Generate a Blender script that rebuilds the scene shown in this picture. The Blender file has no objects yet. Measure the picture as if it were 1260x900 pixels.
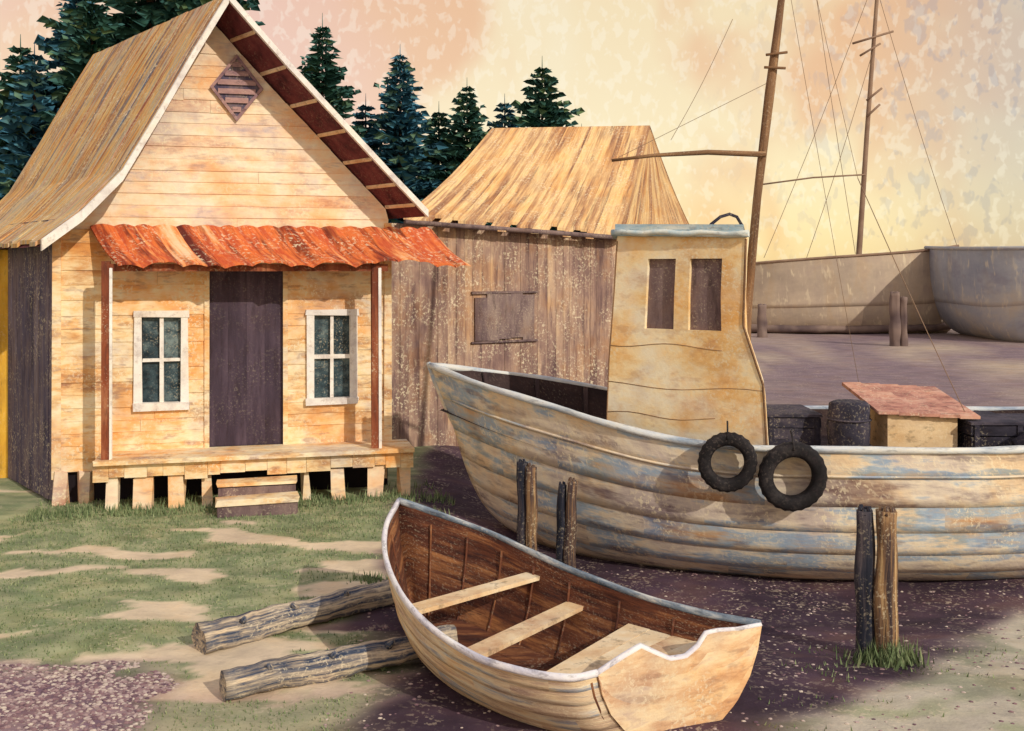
import bpy, math, random
from mathutils import Vector, noise as mn, Matrix
random.seed(7)
R=random.random
U=random.uniform
V=Vector
scene=bpy.context.scene
# ------------------------------------------------------------------ helpers
def lin(c):
    return tuple(((x/12.92) if x<=0.04045 else ((x+0.055)/1.055)**2.4) for x in c)+(1,)
def sm(x,a,b):
    t=max(0,min(1,(x-a)/(b-a))); return t*t*(3-2*t)
def mixc(a,b,t): return tuple(a[i]*(1-t)+b[i]*t for i in range(3))

def paint(name,cols,sc=(1,1,1),speck=(0.93,0.87,0.74),spk=38,spa=0.35,dark=(0.2,0.15,0.16),da=0.4,dsc=3.0,tint=0.5,bump=0.35,rough=0.85,lo=0.3,hi=0.7,attr=None,spth=0.56,brk=1.0,simple=False,blot=None,wash=0.75):
    m=bpy.data.materials.new(name); m.use_nodes=True
    nt=m.node_tree; N=nt.nodes; L=nt.links; N.clear()
    out=N.new('ShaderNodeOutputMaterial'); b=N.new('ShaderNodeBsdfPrincipled')
    b.inputs['Roughness'].default_value=rough
    b.inputs['Specular IOR Level'].default_value=0.2
    L.new(b.outputs[0],out.inputs[0])
    pc=N.new('ShaderNodeAttribute'); pc.attribute_name='pc'
    ti=N.new('ShaderNodeAttribute'); ti.attribute_name='tint'
    mp=N.new('ShaderNodeMapping'); mp.inputs['Scale'].default_value=sc
    L.new(pc.outputs['Vector'],mp.inputs[0])
    off=N.new('ShaderNodeVectorMath'); off.operation='MULTIPLY_ADD'
    cmb=N.new('ShaderNodeCombineXYZ')
    for i in range(3): L.new(ti.outputs['Fac'],cmb.inputs[i])
    L.new(cmb.outputs[0],off.inputs[0]); off.inputs[1].default_value=(7*brk,11*brk,5*brk); L.new(mp.outputs[0],off.inputs[2])
    n1=N.new('ShaderNodeTexNoise'); n1.inputs['Scale'].default_value=1; n1.inputs['Detail'].default_value=2 if simple else 6; n1.inputs['Roughness'].default_value=0.68
    L.new(off.outputs[0],n1.inputs['Vector'])
    mr=N.new('ShaderNodeMapRange'); mr.inputs[1].default_value=lo; mr.inputs[2].default_value=hi
    L.new(n1.outputs['Fac'],mr.inputs[0])
    ma=N.new('ShaderNodeMath'); ma.operation='MULTIPLY_ADD'; L.new(ti.outputs['Fac'],ma.inputs[0]); ma.inputs[1].default_value=tint
    L.new(mr.outputs[0],ma.inputs[2])
    ms=N.new('ShaderNodeMath'); ms.operation='SUBTRACT'; L.new(ma.outputs[0],ms.inputs[0]); ms.inputs[1].default_value=tint*0.5
    if attr:
        at=N.new('ShaderNodeAttribute'); at.attribute_name=attr
        hs=N.new('ShaderNodeHueSaturation'); L.new(at.outputs['Color'],hs.inputs['Color'])
        m2=N.new('ShaderNodeMapRange'); m2.inputs[3].default_value=0.72; m2.inputs[4].default_value=1.22
        L.new(mr.outputs[0],m2.inputs[0]); L.new(m2.outputs[0],hs.inputs['Value'])
        col=hs.outputs[0]
    else:
        cr=N.new('ShaderNodeValToRGB'); L.new(ms.outputs[0],cr.inputs[0])
        e=cr.color_ramp.elements
        while len(e)<len(cols): e.new(0.5)
        for i,c in enumerate(cols):
            e[i].position=i/(len(cols)-1) if len(cols)>1 else 0; e[i].color=lin(c)
        col=cr.outputs[0]
    if simple:
        L.new(col,b.inputs['Base Color']); return m
    def th(scale,vec,a,bb,det=3):
        n=N.new('ShaderNodeTexNoise'); n.inputs['Scale'].default_value=scale; n.inputs['Detail'].default_value=det; n.inputs['Roughness'].default_value=0.7
        L.new(vec,n.inputs['Vector'])
        r=N.new('ShaderNodeMapRange'); r.inputs[1].default_value=a; r.inputs[2].default_value=bb; L.new(n.outputs['Fac'],r.inputs[0])
        return n,r
    def mixin(f,A,colr,amt,mode='MIX',raw=False):
        mm=N.new('ShaderNodeMath'); mm.operation='MULTIPLY'; mm.inputs[1].default_value=amt; L.new(f,mm.inputs[0])
        mx=N.new('ShaderNodeMix'); mx.data_type='RGBA'; mx.blend_type=mode; L.new(mm.outputs[0],mx.inputs[0]); L.new(A,mx.inputs[6]); mx.inputs[7].default_value=(colr+(1,)) if raw else lin(colr)
        return mx.outputs[2]
    n3,r3=th(2.2,pc.outputs['Vector'],0.4,0.65,2)
    if blot:
        nb_,rb_=th(blot[1],pc.outputs['Vector'],0.50,0.64,3); col=mixin(rb_.outputs[0],col,blot[0],blot[2])
    # broad variation in weathering: cooler greyed patches and warmer stained ones
    if wash>0:
        nw,rw=th(1.15,pc.outputs['Vector'],0.50,0.64,4); col=mixin(rw.outputs[0],col,(0.66,0.63,0.78),wash,'MULTIPLY',True)
        r2=N.new('ShaderNodeMapRange'); r2.inputs[1].default_value=0.49; r2.inputs[2].default_value=0.38; L.new(nw.outputs['Fac'],r2.inputs[0])
        col=mixin(r2.outputs[0],col,(1.0,0.78,0.52),wash*.9,'MULTIPLY',True)
    nd,rd=th(dsc,off.outputs[0],0.55,0.66)
    col=mixin(rd.outputs[0],col,dark,da)
    ns,rs=th(spk,pc.outputs['Vector'],spth,spth+0.07,2)
    m5=N.new('ShaderNodeMath'); m5.operation='MULTIPLY'; L.new(rs.outputs[0],m5.inputs[0]); L.new(r3.outputs[0],m5.inputs[1])
    col=mixin(m5.outputs[0],col,speck,spa)
    L.new(col,b.inputs['Base Color'])
    bs=N.new('ShaderNodeMath'); bs.operation='ADD'; L.new(n1.outputs['Fac'],bs.inputs[0])
    bm=N.new('ShaderNodeMath'); bm.operation='MULTIPLY'; bm.inputs[1].default_value=0.4; L.new(ns.outputs['Fac'],bm.inputs[0]); L.new(bm.outputs[0],bs.inputs[1])
    bp=N.new('ShaderNodeBump'); bp.inputs['Strength'].default_value=bump; bp.inputs['Distance'].default_value=0.02
    L.new(bs.outputs[0],bp.inputs['Height']); L.new(bp.outputs[0],b.inputs['Normal'])
    return m

class MB:
    def __init__(s): s.v=[];s.f=[];s.pc=[];s.t=[];s.sm=[]
    def vert(s,p,pc=None):
        s.v.append(tuple(p)); s.pc.append(tuple(pc) if pc is not None else tuple(p)); return len(s.v)-1
    def face(s,idx,t=0.5,smooth=False): s.f.append(tuple(idx)); s.t.append(t); s.sm.append(smooth)
    def poly(s,pts,t=0.5,pcs=None,smooth=False):
        s.face([s.vert(p,pcs[i] if pcs else None) for i,p in enumerate(pts)],t,smooth)
    def hexa(s,p,t=None,pcs=None):
        if t is None: t=R()
        i=[s.vert(q,pcs[k] if pcs else None) for k,q in enumerate(p)]
        for f in ((0,1,2,3),(7,6,5,4),(0,4,5,1),(1,5,6,2),(2,6,7,3),(3,7,4,0)):
            s.face([i[k] for k in f],t)
    def box(s,F,a0,a1,b0,b1,c0,c1,t=None,j=0):
        q=[(a0,b0,c0),(a1,b0,c0),(a1,b1,c0),(a0,b1,c0),(a0,b0,c1),(a1,b0,c1),(a1,b1,c1),(a0,b1,c1)]
        q=[(x+U(-j,j),y,z+U(-j,j)) for x,y,z in q]
        s.hexa([F(*k) for k in q],t)
    def tube(s,pts,rad,seg=8,t=None,cap=True,rough=0.0,smooth=True,pcs=None):
        if t is None: t=R()
        pts=[V(p) for p in pts]; n=len(pts)
        if not isinstance(rad,(list,tuple)): rad=[rad]*n
        rings=[]; dist=0; ref=None
        for i in range(n):
            d=(pts[min(i+1,n-1)]-pts[max(i-1,0)]).normalized()
            if i: dist+=(pts[i]-pts[i-1]).length
            if ref is None: ref=V((0,0,1)) if abs(d.z)<0.9 else V((1,0,0))
            x=d.cross(ref).normalized(); y=x.cross(d).normalized()
            ring=[]
            for k in range(seg):
                a=2*math.pi*k/seg
                r=rad[i]*(1+rough*mn.noise(V((math.cos(a)*1.5,math.sin(a)*1.5,dist*1.7+pts[0].x*3))))
                p=pts[i]+(x*math.cos(a)+y*math.sin(a))*r
                ring.append(s.vert(p,(dist,math.sin(a)*rad[i],math.cos(a)*rad[i])))
            rings.append(ring)
        for i in range(n-1):
            for k in range(seg):
                k2=(k+1)%seg; s.face((rings[i][k],rings[i][k2],rings[i+1][k2],rings[i+1][k]),t,smooth)
        if cap: s.face(rings[0][::-1],t); s.face(rings[-1],t)
    def build(s,name,mat,parent=None):
        me=bpy.data.meshes.new(name); me.from_pydata(s.v,[],s.f); me.update()
        a=me.attributes.new('pc','FLOAT_VECTOR','POINT'); a.data.foreach_set('vector',[c for p in s.pc for c in p])
        a=me.attributes.new('tint','FLOAT','FACE'); a.data.foreach_set('value',s.t)
        me.polygons.foreach_set('use_smooth',s.sm)
        me.materials.append(mat)
        o=bpy.data.objects.new(name,me); scene.collection.objects.link(o)
        if parent: o.parent=parent
        return o
def empty(name):
    o=bpy.data.objects.new(name,None); scene.collection.objects.link(o); o.empty_display_size=0.2; return o
W=lambda x,y,z:(x,y,z)
def catmull(P,n):
    P=[V(p) for p in P]; m=len(P); out=[]
    for i in range(n):
        u=i/(n-1)*(m-1); k=min(int(u),m-2); t=u-k
        p0=P[k-1] if k>0 else P[0]*2-P[1]; p1=P[k];p2=P[k+1]; p3=P[k+2] if k+2<m else P[-1]*2-P[-2]
        out.append(0.5*((2*p1)+(p2-p0)*t+(2*p0-5*p1+4*p2-p3)*t*t+(3*p1-p0-3*p2+p3)*t**3))
    return out
def lerpl(L,x):
    for i in range(len(L)-1):
        if x<=L[i+1][0]:
            t=(x-L[i][0])/(L[i+1][0]-L[i][0]); return L[i][1]*(1-t)+L[i+1][1]*t
    return L[-1][1]

# ------------------------------------------------------------------ materials
m_siding=paint('siding_warm',[(0.66,0.48,0.38),(0.84,0.66,0.46),(0.94,0.83,0.64),(0.96,0.90,0.77),(0.92,0.76,0.54),(0.74,0.62,0.56)],sc=(.9,.9,3.2),tint=0.15,brk=.12,da=0.5,dark=(0.56,0.42,0.38),dsc=3.5,spa=0.75,spk=26,spth=.53,blot=((0.93,0.64,0.32),1.3,.6))
m_gable=paint('siding_gable',[(0.80,0.62,0.54),(0.95,0.82,0.68),(0.97,0.91,0.80),(0.96,0.85,0.73),(0.80,0.73,0.72)],sc=(0.7,0.7,2.6),tint=0.12,brk=.12,da=0.35,dark=(0.60,0.51,0.53),dsc=3.5,spa=0.75,spk=26,spth=.53,blot=((0.95,0.68,0.40),1.0,.5))
m_sidewall=paint('siding_plum_shaded',[(0.25,0.22,0.30),(0.36,0.33,0.42),(0.48,0.42,0.44),(0.52,0.49,0.58)],sc=(3,3,.7),tint=0.3,spa=.6,spk=26,wash=.3)  # dark plum boards; the side wall's shade is painted into the colour
m_annex=paint('siding_yellow',[(0.74,0.54,0.20),(0.90,0.70,0.26),(0.94,0.78,0.40)],sc=(3,3,.7),tint=0.3,spa=0.2,wash=.3)
m_roof=paint('roof_boards',[(0.40,0.52,0.60),(0.55,0.43,0.36),(0.82,0.58,0.36),(0.92,0.76,0.46),(0.68,0.68,0.62),(0.92,0.72,0.54),(0.68,0.38,0.26)],sc=(10,.5,1),tint=0.35,brk=.5,lo=.33,hi=.67,da=0.5,dark=(0.42,0.32,0.30),dsc=2,spa=0.7,spk=22,spth=.53)
m_barge=paint('bargeboard_white',[(0.80,0.76,0.74),(0.93,0.91,0.88),(0.97,0.96,0.93)],sc=(4,4,4),tint=0.2,da=0.35,dark=(0.6,0.5,0.45),spa=0.2,wash=.3)
m_maroon=paint('soffit_maroon',[(0.26,0.12,0.15),(0.40,0.20,0.22),(0.50,0.28,0.28)],sc=(4,4,4),spa=0.15,wash=0)
m_rust=paint('rusty_metal',[(0.40,0.18,0.15),(0.66,0.30,0.18),(0.88,0.48,0.26),(0.76,0.34,0.22),(0.94,0.62,0.38),(0.94,0.78,0.62)],sc=(4,.6,1),tint=0.5,da=0.75,dark=(0.34,0.15,0.14),dsc=1.3,spa=0.7,spk=20,spth=0.54,wash=.4)
m_post=paint('porch_post_wood',[(0.38,0.20,0.15),(0.55,0.30,0.20),(0.72,0.50,0.36)],sc=(6,6,1),spa=0.5,wash=.3)
m_dark=paint('dark_void',[(0.10,0.08,0.10),(0.15,0.12,0.15)],simple=True)  # near-black colour painted in for the shade of dark openings
m_door=paint('door_plum',[(0.22,0.18,0.22),(0.29,0.24,0.29),(0.38,0.32,0.37)],sc=(5,5,.8),spa=0.1,wash=.2)
m_vent=paint('vent_wood',[(0.46,0.36,0.42),(0.70,0.56,0.54)],sc=(4,4,8),spa=0.3,wash=.2)
m_glass=paint('old_glass',[(0.12,0.17,0.20),(0.24,0.31,0.34),(0.48,0.54,0.54)],sc=(6,6,8),spa=0.3,rough=0.25,bump=0.1,wash=0)
m_shed=paint('shed_boards',[(0.42,0.33,0.32),(0.58,0.47,0.42),(0.70,0.58,0.50),(0.82,0.70,0.57)],sc=(4,4,.6),tint=0.2,brk=.35,da=0.5,dark=(0.36,0.28,0.30),dsc=2.2,spa=0.75,spk=24,spth=.54,wash=.6)
m_shedroof=paint('shed_shingle',[(0.46,0.34,0.28),(0.66,0.49,0.37),(0.82,0.65,0.46),(0.92,0.79,0.57),(0.74,0.56,0.42)],sc=(4.5,.5,1),tint=0.25,brk=.5,da=0.6,dark=(0.42,0.31,0.28),dsc=1.8,spa=0.6,spk=22,spth=.54,wash=.55)
m_hull=paint('hull_weathered',[(0.46,0.38,0.38),(0.62,0.55,0.52),(0.82,0.76,0.69),(0.91,0.85,0.75),(0.62,0.70,0.77),(0.76,0.70,0.63),(0.78,0.62,0.47)],sc=(.5,2.8,.3),tint=0.12,brk=.25,lo=.30,hi=.70,da=0.55,dark=(0.42,0.35,0.38),dsc=3.2,spa=0.75,spk=22,spth=.53,wash=.65)
m_rail=paint('rail_bluewhite',[(0.55,0.62,0.70),(0.82,0.84,0.85),(0.92,0.90,0.84)],sc=(1.5,8,8),spa=0.4,tint=.3,wash=.3)
m_deck=paint('deck_dark',[(0.20,0.16,0.17),(0.28,0.22,0.22),(0.36,0.29,0.27)],sc=(1,5,1),spa=0.1,wash=0)
m_house=paint('wheelhouse_yellow',[(0.84,0.60,0.38),(0.92,0.75,0.50),(0.97,0.87,0.68),(0.97,0.92,0.80),(0.92,0.78,0.58)],sc=(1,1,1.8),tint=0.0,da=0.35,dark=(0.72,0.54,0.42),dsc=3.5,spa=0.7,spk=26,spth=.53,blot=((0.92,0.66,0.34),1.2,.5),wash=.45)
m_cap=paint('cap_blue',[(0.50,0.62,0.70),(0.66,0.77,0.82),(0.90,0.90,0.85)],sc=(2,2,8),spa=0.4,wash=.2)
m_winb=paint('board_mauve',[(0.38,0.31,0.32),(0.50,0.42,0.41),(0.60,0.52,0.48)],sc=(4,4,1),spa=0.3,wash=.4)
m_mast=paint('mast_wood',[(0.34,0.25,0.20),(0.54,0.41,0.30),(0.70,0.55,0.40)],sc=(1,20,20),spa=0.2,wash=.3)
m_line=paint('rope_rigging',[(0.50,0.42,0.36),(0.60,0.50,0.42)],simple=True)
m_tire=paint('tire_rubber',[(0.07,0.065,0.07),(0.13,0.12,0.13),(0.24,0.22,0.22)],sc=(6,6,6),spa=0.25,speck=(0.5,0.45,0.42),rough=0.75,wash=0)
m_pink=paint('hatch_roof_pink',[(0.60,0.40,0.36),(0.80,0.58,0.50),(0.88,0.74,0.64)],sc=(2,5,3),tint=.15,spa=0.6,wash=.4)
m_cream=paint('hatch_cream',[(0.80,0.66,0.48),(0.94,0.84,0.68)],sc=(2,2,4),wash=.4)
m_net=paint('cargo_dark',[(0.14,0.13,0.17),(0.22,0.21,0.26),(0.34,0.31,0.35)],sc=(3,3,6),spa=0.25,wash=0)
m_pile=paint('piling_wood',[(0.14,0.13,0.17),(0.32,0.26,0.25),(0.58,0.45,0.32),(0.80,0.68,0.50)],sc=(1.2,22,22),tint=0.15,da=0.65,dark=(0.12,0.12,0.16),dsc=1.5,spa=0.5,wash=.2)
m_piled=paint('piling_dark',[(0.09,0.10,0.14),(0.16,0.17,0.22),(0.38,0.34,0.35)],sc=(1.2,20,20),spa=0.25,wash=0)
m_log=paint('driftwood_log',[(0.16,0.20,0.28),(0.28,0.32,0.40),(0.58,0.54,0.50),(0.84,0.77,0.66),(0.38,0.41,0.48)],sc=(1.0,26,26),tint=0.1,da=0.65,dark=(0.14,0.17,0.25),dsc=1.6,spa=0.55,wash=.3)
m_row=paint('rowboat_hull',[(0.60,0.49,0.43),(0.78,0.66,0.56),(0.90,0.79,0.63),(0.94,0.87,0.73),(0.68,0.72,0.75),(0.88,0.73,0.58)],sc=(1.2,5,2),tint=0.12,brk=.25,da=0.45,dark=(0.54,0.44,0.42),dsc=2.5,spa=0.65,spk=40,spth=.54,wash=.6)
m_rowin=paint('rowboat_inside',[(0.22,0.13,0.12),(0.42,0.25,0.18),(0.70,0.48,0.30)],sc=(1.5,8,2),tint=0.3,da=0.55,spa=0.25,wash=.3)
m_rowgun=paint('rowboat_gunwale',[(0.66,0.66,0.74),(0.88,0.86,0.88),(0.96,0.95,0.93)],sc=(3,8,8),spa=0.2,tint=.2,wash=.2)
m_rowgun2=paint('rowboat_gunwale_slate',[(0.26,0.31,0.38),(0.50,0.55,0.60),(0.86,0.85,0.82)],sc=(2.5,12,12),spa=0.3,tint=.2,wash=0)
m_thwart=paint('thwart_wood',[(0.78,0.62,0.48),(0.90,0.79,0.63),(0.95,0.88,0.75)],sc=(3,3,3),spa=0.4,wash=.4)
m_transom=paint('transom_wood',[(0.72,0.54,0.42),(0.87,0.71,0.55),(0.94,0.84,0.68),(0.80,0.69,0.62)],sc=(1.5,1.5,5),tint=0.1,brk=.2,da=0.4,dark=(0.58,0.44,0.38),spa=0.6,spth=.54,wash=.6)
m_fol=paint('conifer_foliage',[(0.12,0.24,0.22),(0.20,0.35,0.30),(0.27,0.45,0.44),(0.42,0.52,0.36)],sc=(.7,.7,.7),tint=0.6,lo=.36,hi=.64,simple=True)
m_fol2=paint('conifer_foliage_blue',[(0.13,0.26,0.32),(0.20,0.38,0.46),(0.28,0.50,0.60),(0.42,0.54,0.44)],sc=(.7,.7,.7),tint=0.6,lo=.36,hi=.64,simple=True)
m_bark=paint('bark',[(0.2,0.15,0.12),(0.34,0.26,0.2)],simple=True)
m_grass=paint('grass_blades',[(0.32,0.39,0.26),(0.48,0.54,0.38),(0.64,0.66,0.50)],tint=0.6,simple=True)
m_farhull=paint('far_hull',[(0.64,0.58,0.52),(0.74,0.67,0.59),(0.82,0.74,0.64)],sc=(.2,1.2,1),tint=0.05,brk=.1,da=0.35,dark=(0.58,0.51,0.50),dsc=2,spa=0.5,spk=3.5,wash=.25)  # distance haze painted in as a pale, low-contrast hull colour
m_farblue=paint('far_hull_blue',[(0.58,0.60,0.66),(0.68,0.69,0.72),(0.80,0.76,0.70)],sc=(.2,1.2,1),tint=0.05,brk=.1,da=.35,dark=(.55,.52,.58),spa=0.5,spk=3.5,wash=.25)  # same painted-in haze, on the bluish hull
m_farmast=paint('far_mast',[(0.50,0.40,0.34),(0.62,0.52,0.44)],simple=True)
m_farpile=paint('far_piling',[(0.38,0.32,0.32),(0.56,0.48,0.44)],simple=True)  # lightened wood tone; distance haze mixed into the colour
m_stone=paint('gravel_stones',[(0.40,0.31,0.35),(0.56,0.44,0.45),(0.70,0.62,0.60),(0.80,0.74,0.68)],tint=.9,simple=True)
m_ground=paint('ground_paint',[(1,1,1)],sc=(1.6,3.2,2),attr='col',spa=0.4,spk=20,da=0.22,dark=(0.3,0.26,0.28),dsc=4,bump=0.6,speck=(0.88,0.80,0.70),spth=0.55,wash=.25)

# ------------------------------------------------------------------ ground
def gh(x,y):
    d=-0.30*sm(x+0.25*mn.noise(V((x*.3,y*.5,4))),-1.5,0.8)*sm(y,6.6,10.0)
    return d+0.035*mn.noise(V((x*1.1,y*1.1,1)))+0.012*mn.noise(V((x*5,y*5,2)))
def axis(dense0,dense1,step,lo,hi):
    A=[]; x=dense0
    while x<dense1: A.append(x); x+=step
    s=step
    while x<hi: A.append(x); s*=1.18; x+=s
    A.append(hi); x=dense0; s=step; B=[]
    while x>lo: s*=1.18; x-=s; B.append(x)
    return B[::-1]+A
xs=axis(-5.8,6.2,0.055,-500,700); ys=axis(5.6,14.5,0.055,-60,1500)
SAND=(0.88,0.80,0.68);GR1=(0.47,0.53,0.38);GR2=(0.63,0.65,0.49);PLUM=(0.48,0.38,0.42);ROSE=(0.78,0.66,0.60)
MUD=(0.33,0.25,0.30);MUD2=(0.25,0.19,0.24);BRN=(0.44,0.33,0.32);RS=(0.76,0.72,0.64);FAR=(0.54,0.46,0.48);FAR2=(0.74,0.66,0.58)
def green(x,y):
    n=mn.noise(V((x*.75+y*.25,y*1.9,7)))+0.45*mn.noise(V((x*2.2,y*5,3)))+.2*mn.noise(V((x*7,y*12,8)))
    edge=sm(y,10.4,11.8)*0.5+.4*sm(-x,2.9,3.7)*sm(y,7.3,7.9)*(1-sm(y,9.6,10.5))
    return sm(n+edge+0.12,-0.04,0.12)
def grassmask(x,y):
    b=-1.35+0.4*mn.noise(V((x*.8,y*.8,11)))+0.15*mn.noise(V((x*3,y*3,12)))
    if y<8.2: b+=0.3
    return 1-sm(x,b-.12,b+.25)
def plumf(x,y):
    n=mn.noise(V((x*.9,y*1.6,5))); n2=mn.noise(V((x*3,y*5,6)))
    return sm(-x+0.5*n+0.25*n2,2.2,2.7)*(1-sm(y+.4*n+.2*n2,7.1,7.7))
def gcol(x,y):
    n=mn.noise(V((x*.9,y*1.6,5))); n2=mn.noise(V((x*3,y*5,6)))
    c=mixc(SAND,mixc(GR1,GR2,sm(n2,-.4,.4)),green(x,y)*0.9)
    pl=plumf(x,y); c=mixc(c,mixc(PLUM,(0.66,0.55,0.55),sm(n2,-.1,.4)),pl)
    ro=(1-sm(y+.3*n,6.8,7.2))*(1-pl); c=mixc(c,ROSE,ro*.6*(1-green(x,y)*.5))
    m=mixc(MUD,MUD2,sm(n+.5*n2,-.3,.3)); m=mixc(m,BRN,sm(n2-n,0.15,.7)*.55)
    line=2.25+(y-7)*0.9+0.35*n
    r=sm(x,line,line+.45)*(1-sm(y+.2*n2,9.2,9.9))
    rc=mixc(RS,(0.60,0.60,0.50),sm(n2+n,0.05,.4)*.8); m=mixc(m,rc,r)
    fg=sm(x,1.3,2.0)*(1-sm(y+.4*n,6.6,7.0)); m=mixc(m,mixc(RS,GR2,sm(n2,-.1,.3)*.7),fg*.8)
    far=sm(y,15,26); m=mixc(m,mixc(FAR,FAR2,sm(mn.noise(V((x*.15,y*.22,9)))+.6*mn.noise(V((x*.6,y*.6,9))),-.2,.4)),far)
    m=mixc(m,(0.84,0.74,0.60),sm(y,55,160))  # painted haze: ground colour pales with distance
    return mixc(m,c,grassmask(x,y))
vs=[];cols=[]
for y in ys:
    for x in xs:
        vs.append((x,y,gh(x,y))); cols.extend(lin(gcol(x,y)))
nx=len(xs)
fs=[(j*nx+i,j*nx+i+1,(j+1)*nx+i+1,(j+1)*nx+i) for j in range(len(ys)-1) for i in range(nx-1)]
me=bpy.data.meshes.new('ground'); me.from_pydata(vs,[],fs); me.update()
a=me.color_attributes.new('col','FLOAT_COLOR','POINT'); a.data.foreach_set('color',cols)
a=me.attributes.new('pc','FLOAT_VECTOR','POINT'); a.data.foreach_set('vector',[c for p in vs for c in p])
me.polygons.foreach_set('use_smooth',[True]*len(fs))
me.materials.append(m_ground); g=bpy.data.objects.new('ground',me); scene.collection.objects.link(g)

# ------------------------------------------------------------------ cabin
cabin=empty('wooden_cabin')
wx,wy=.9696,.2449; dx,dy=-.655,.756
def F(a,n,z): return (-5.6+wx*a+wy*n,12.6+wy*a-wx*n,z)
def D(a,b,z): return (-5.6+wx*a+dx*b,12.6+wy*a+dy*b,z)
prof=[(-.073,3.20),(.371,3.55),(.822,4.04),(1.282,4.86),(1.657,5.56),(2.037,6.23),(2.717,5.47),(3.412,4.74),(4.027,4.09),(4.497,3.61)]
wl=[(z-.07,a-.303) for a,z in prof[:6]]; wr=[(z-.07,a-.303) for a,z in prof[5:]][::-1]
def lim(z):
    l=0 if z<wl[0][0] else max(0,lerpl(wl,z)); r=4.08 if z<wr[0][0] else min(4.08,lerpl(wr,z)); return l,r
holes=[(.95,1.50,1.17,2.32),(1.78,2.74,.62,2.88),(3.06,3.62,1.17,2.32)]
def boards(mb,z0,z1,h,tilt=.022):
    zc=[z0]
    br=[q for q in (1.17,2.32,2.88) if z0<q<z1]+[z1]
    for q in br:
        n=max(1,round((q-zc[-1])/h)); s=zc[-1]
        for k in range(1,n+1): zc.append(s+(q-s)*k/n)
    for zi in range(len(zc)-1):
        z,zt=zc[zi],zc[zi+1]
        l0,r0=lim(z); l1,r1=lim(zt)
        segs=[(0,4.08)]
        for (ha,hb,hc,hd) in holes:
            if zt>hc+.02 and z<hd-.02:
                ns=[]
                for (s0,s1) in segs:
                    if hb<=s0 or ha>=s1: ns.append((s0,s1))
                    else: ns.append((s0,ha)); ns.append((hb,s1))
                segs=ns
        for (s0,s1) in segs:
            cuts=[s0]+([U(s0+.4,s1-.4)] if s1-s0>1.5 and R()<.6 else [])+[s1]
            for k in range(len(cuts)-1):
                c0,c1=cuts[k]+.0015,cuts[k+1]-.0015
                b0,b1=max(c0,l0),min(c1,r0); t0,t1=max(c0,l1),min(c1,r1)
                if b1-b0<.03: continue
                if t1-t0<.02: t0=t1=(t0+t1)/2
                o=U(0,.006); e0,e1=U(-.009,.009),U(-.009,.009)
                mb.hexa([F(b0,tilt+o,z-.008+e0),F(b1,tilt+o,z-.008+e1),F(b1,0,z-.008),F(b0,0,z-.008),F(t0,.012+o,zt-.004),F(t1,.012+o,zt-.004),F(t1,0,zt-.004),F(t0,0,zt-.004)])
mb=MB(); boards(mb,.40,3.38,.17); mb.build('front_siding',m_siding,cabin)
mb=MB(); boards(mb,3.40,6.08,.15); mb.build('gable_siding',m_gable,cabin)
mb=MB()
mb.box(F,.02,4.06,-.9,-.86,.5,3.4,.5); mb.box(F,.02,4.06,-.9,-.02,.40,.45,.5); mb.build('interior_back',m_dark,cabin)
mb=MB(); pts=[F(0,-.004,3.2)]+[F(max(0,a-.303),-.004,z-.09) for a,z in prof[1:9]]+[F(4.08,-.004,3.2)]
mb.poly(pts); mb.build('gable_backing',m_gable,cabin)
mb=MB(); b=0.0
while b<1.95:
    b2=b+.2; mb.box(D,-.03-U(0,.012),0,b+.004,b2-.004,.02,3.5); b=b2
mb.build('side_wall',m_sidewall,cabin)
mb=MB(); b=2.0
while b<4.05:
    b2=b+.2; mb.box(D,-.22-U(0,.012),0,b+.004,b2-.004,-.05,3.15); b=b2
mb.build('annex_wall',m_annex,cabin)
mb=MB(); b=0.05
while b<4.05:
    b2=b+.2; mb.box(D,4.05,4.085+U(0,.01),b+.004,b2-.004,.1,3.6); b=b2
mb.box(D,0,4.05,4.0,4.04,.1,3.45)
mb.build('far_walls',m_siding,cabin)
mb=MB(); mb.box(F,-.05,.05,.0,.06,.3,3.45,.9,.01); mb.box(F,4.02,4.12,.0,.06,.3,3.5,.9,.01); mb.build('corner_boards',m_siding,cabin)
rs=[]
d=0
for i,(a,z) in enumerate(prof):
    if i: d+=math.hypot(a-prof[i-1][0],z-prof[i-1][1])
    rs.append(d)
def RP(i,b,dz):
    a,z=prof[i]; p=F(a,.6,z+dz); return (p[0]+dx*b,p[1]+dy*b,p[2])
top=MB(); sof=MB(); b=0; L=4.75
while b<L:
    w=U(.12,.3); b2=min(b+w,L); j=U(0,.012); t=R()
    ej=U(-.04,.04)
    for i in range(len(prof)-1):
        q=[]
        for dz in (-.03,.02):
            for (ii,bb) in ((i,b+.0005),(i,b2-.0005),(i+1,b2-.0005),(i+1,b+.0005)):
                p=RP(ii,bb,dz+j)
                if ii==0: p=(p[0]+ej*.5,p[1],p[2]+ej*.6)
                q.append(p)
        pcs=[(b,rs[i],0),(b2,rs[i],0),(b2,rs[i+1],0),(b,rs[i+1],0)]*2
        top.hexa(q,t,pcs)
    b=b2
top.build('roof_boards',m_roof,cabin)
for i in range(len(prof)-1):
    sof.poly([RP(i,0.02,-.05),RP(i+1,0.02,-.05),RP(i+1,L,-.05),RP(i,L,-.05)],.5)
sof.build('roof_soffit',m_maroon,cabin)
mb=MB()
for i in range(len(prof)-1):
    th=.10 if i<5 else .06
    mb.hexa([RP(i,-.04,-th),RP(i+1,-.04,-th),RP(i+1,0,-th),RP(i,0,-th),RP(i,-.04,.035),RP(i+1,-.04,.035),RP(i+1,0,.035),RP(i,0,.035)],U(.3,.8))
mb.build('barge_boards',m_barge,cabin)
mb=MB()
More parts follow.
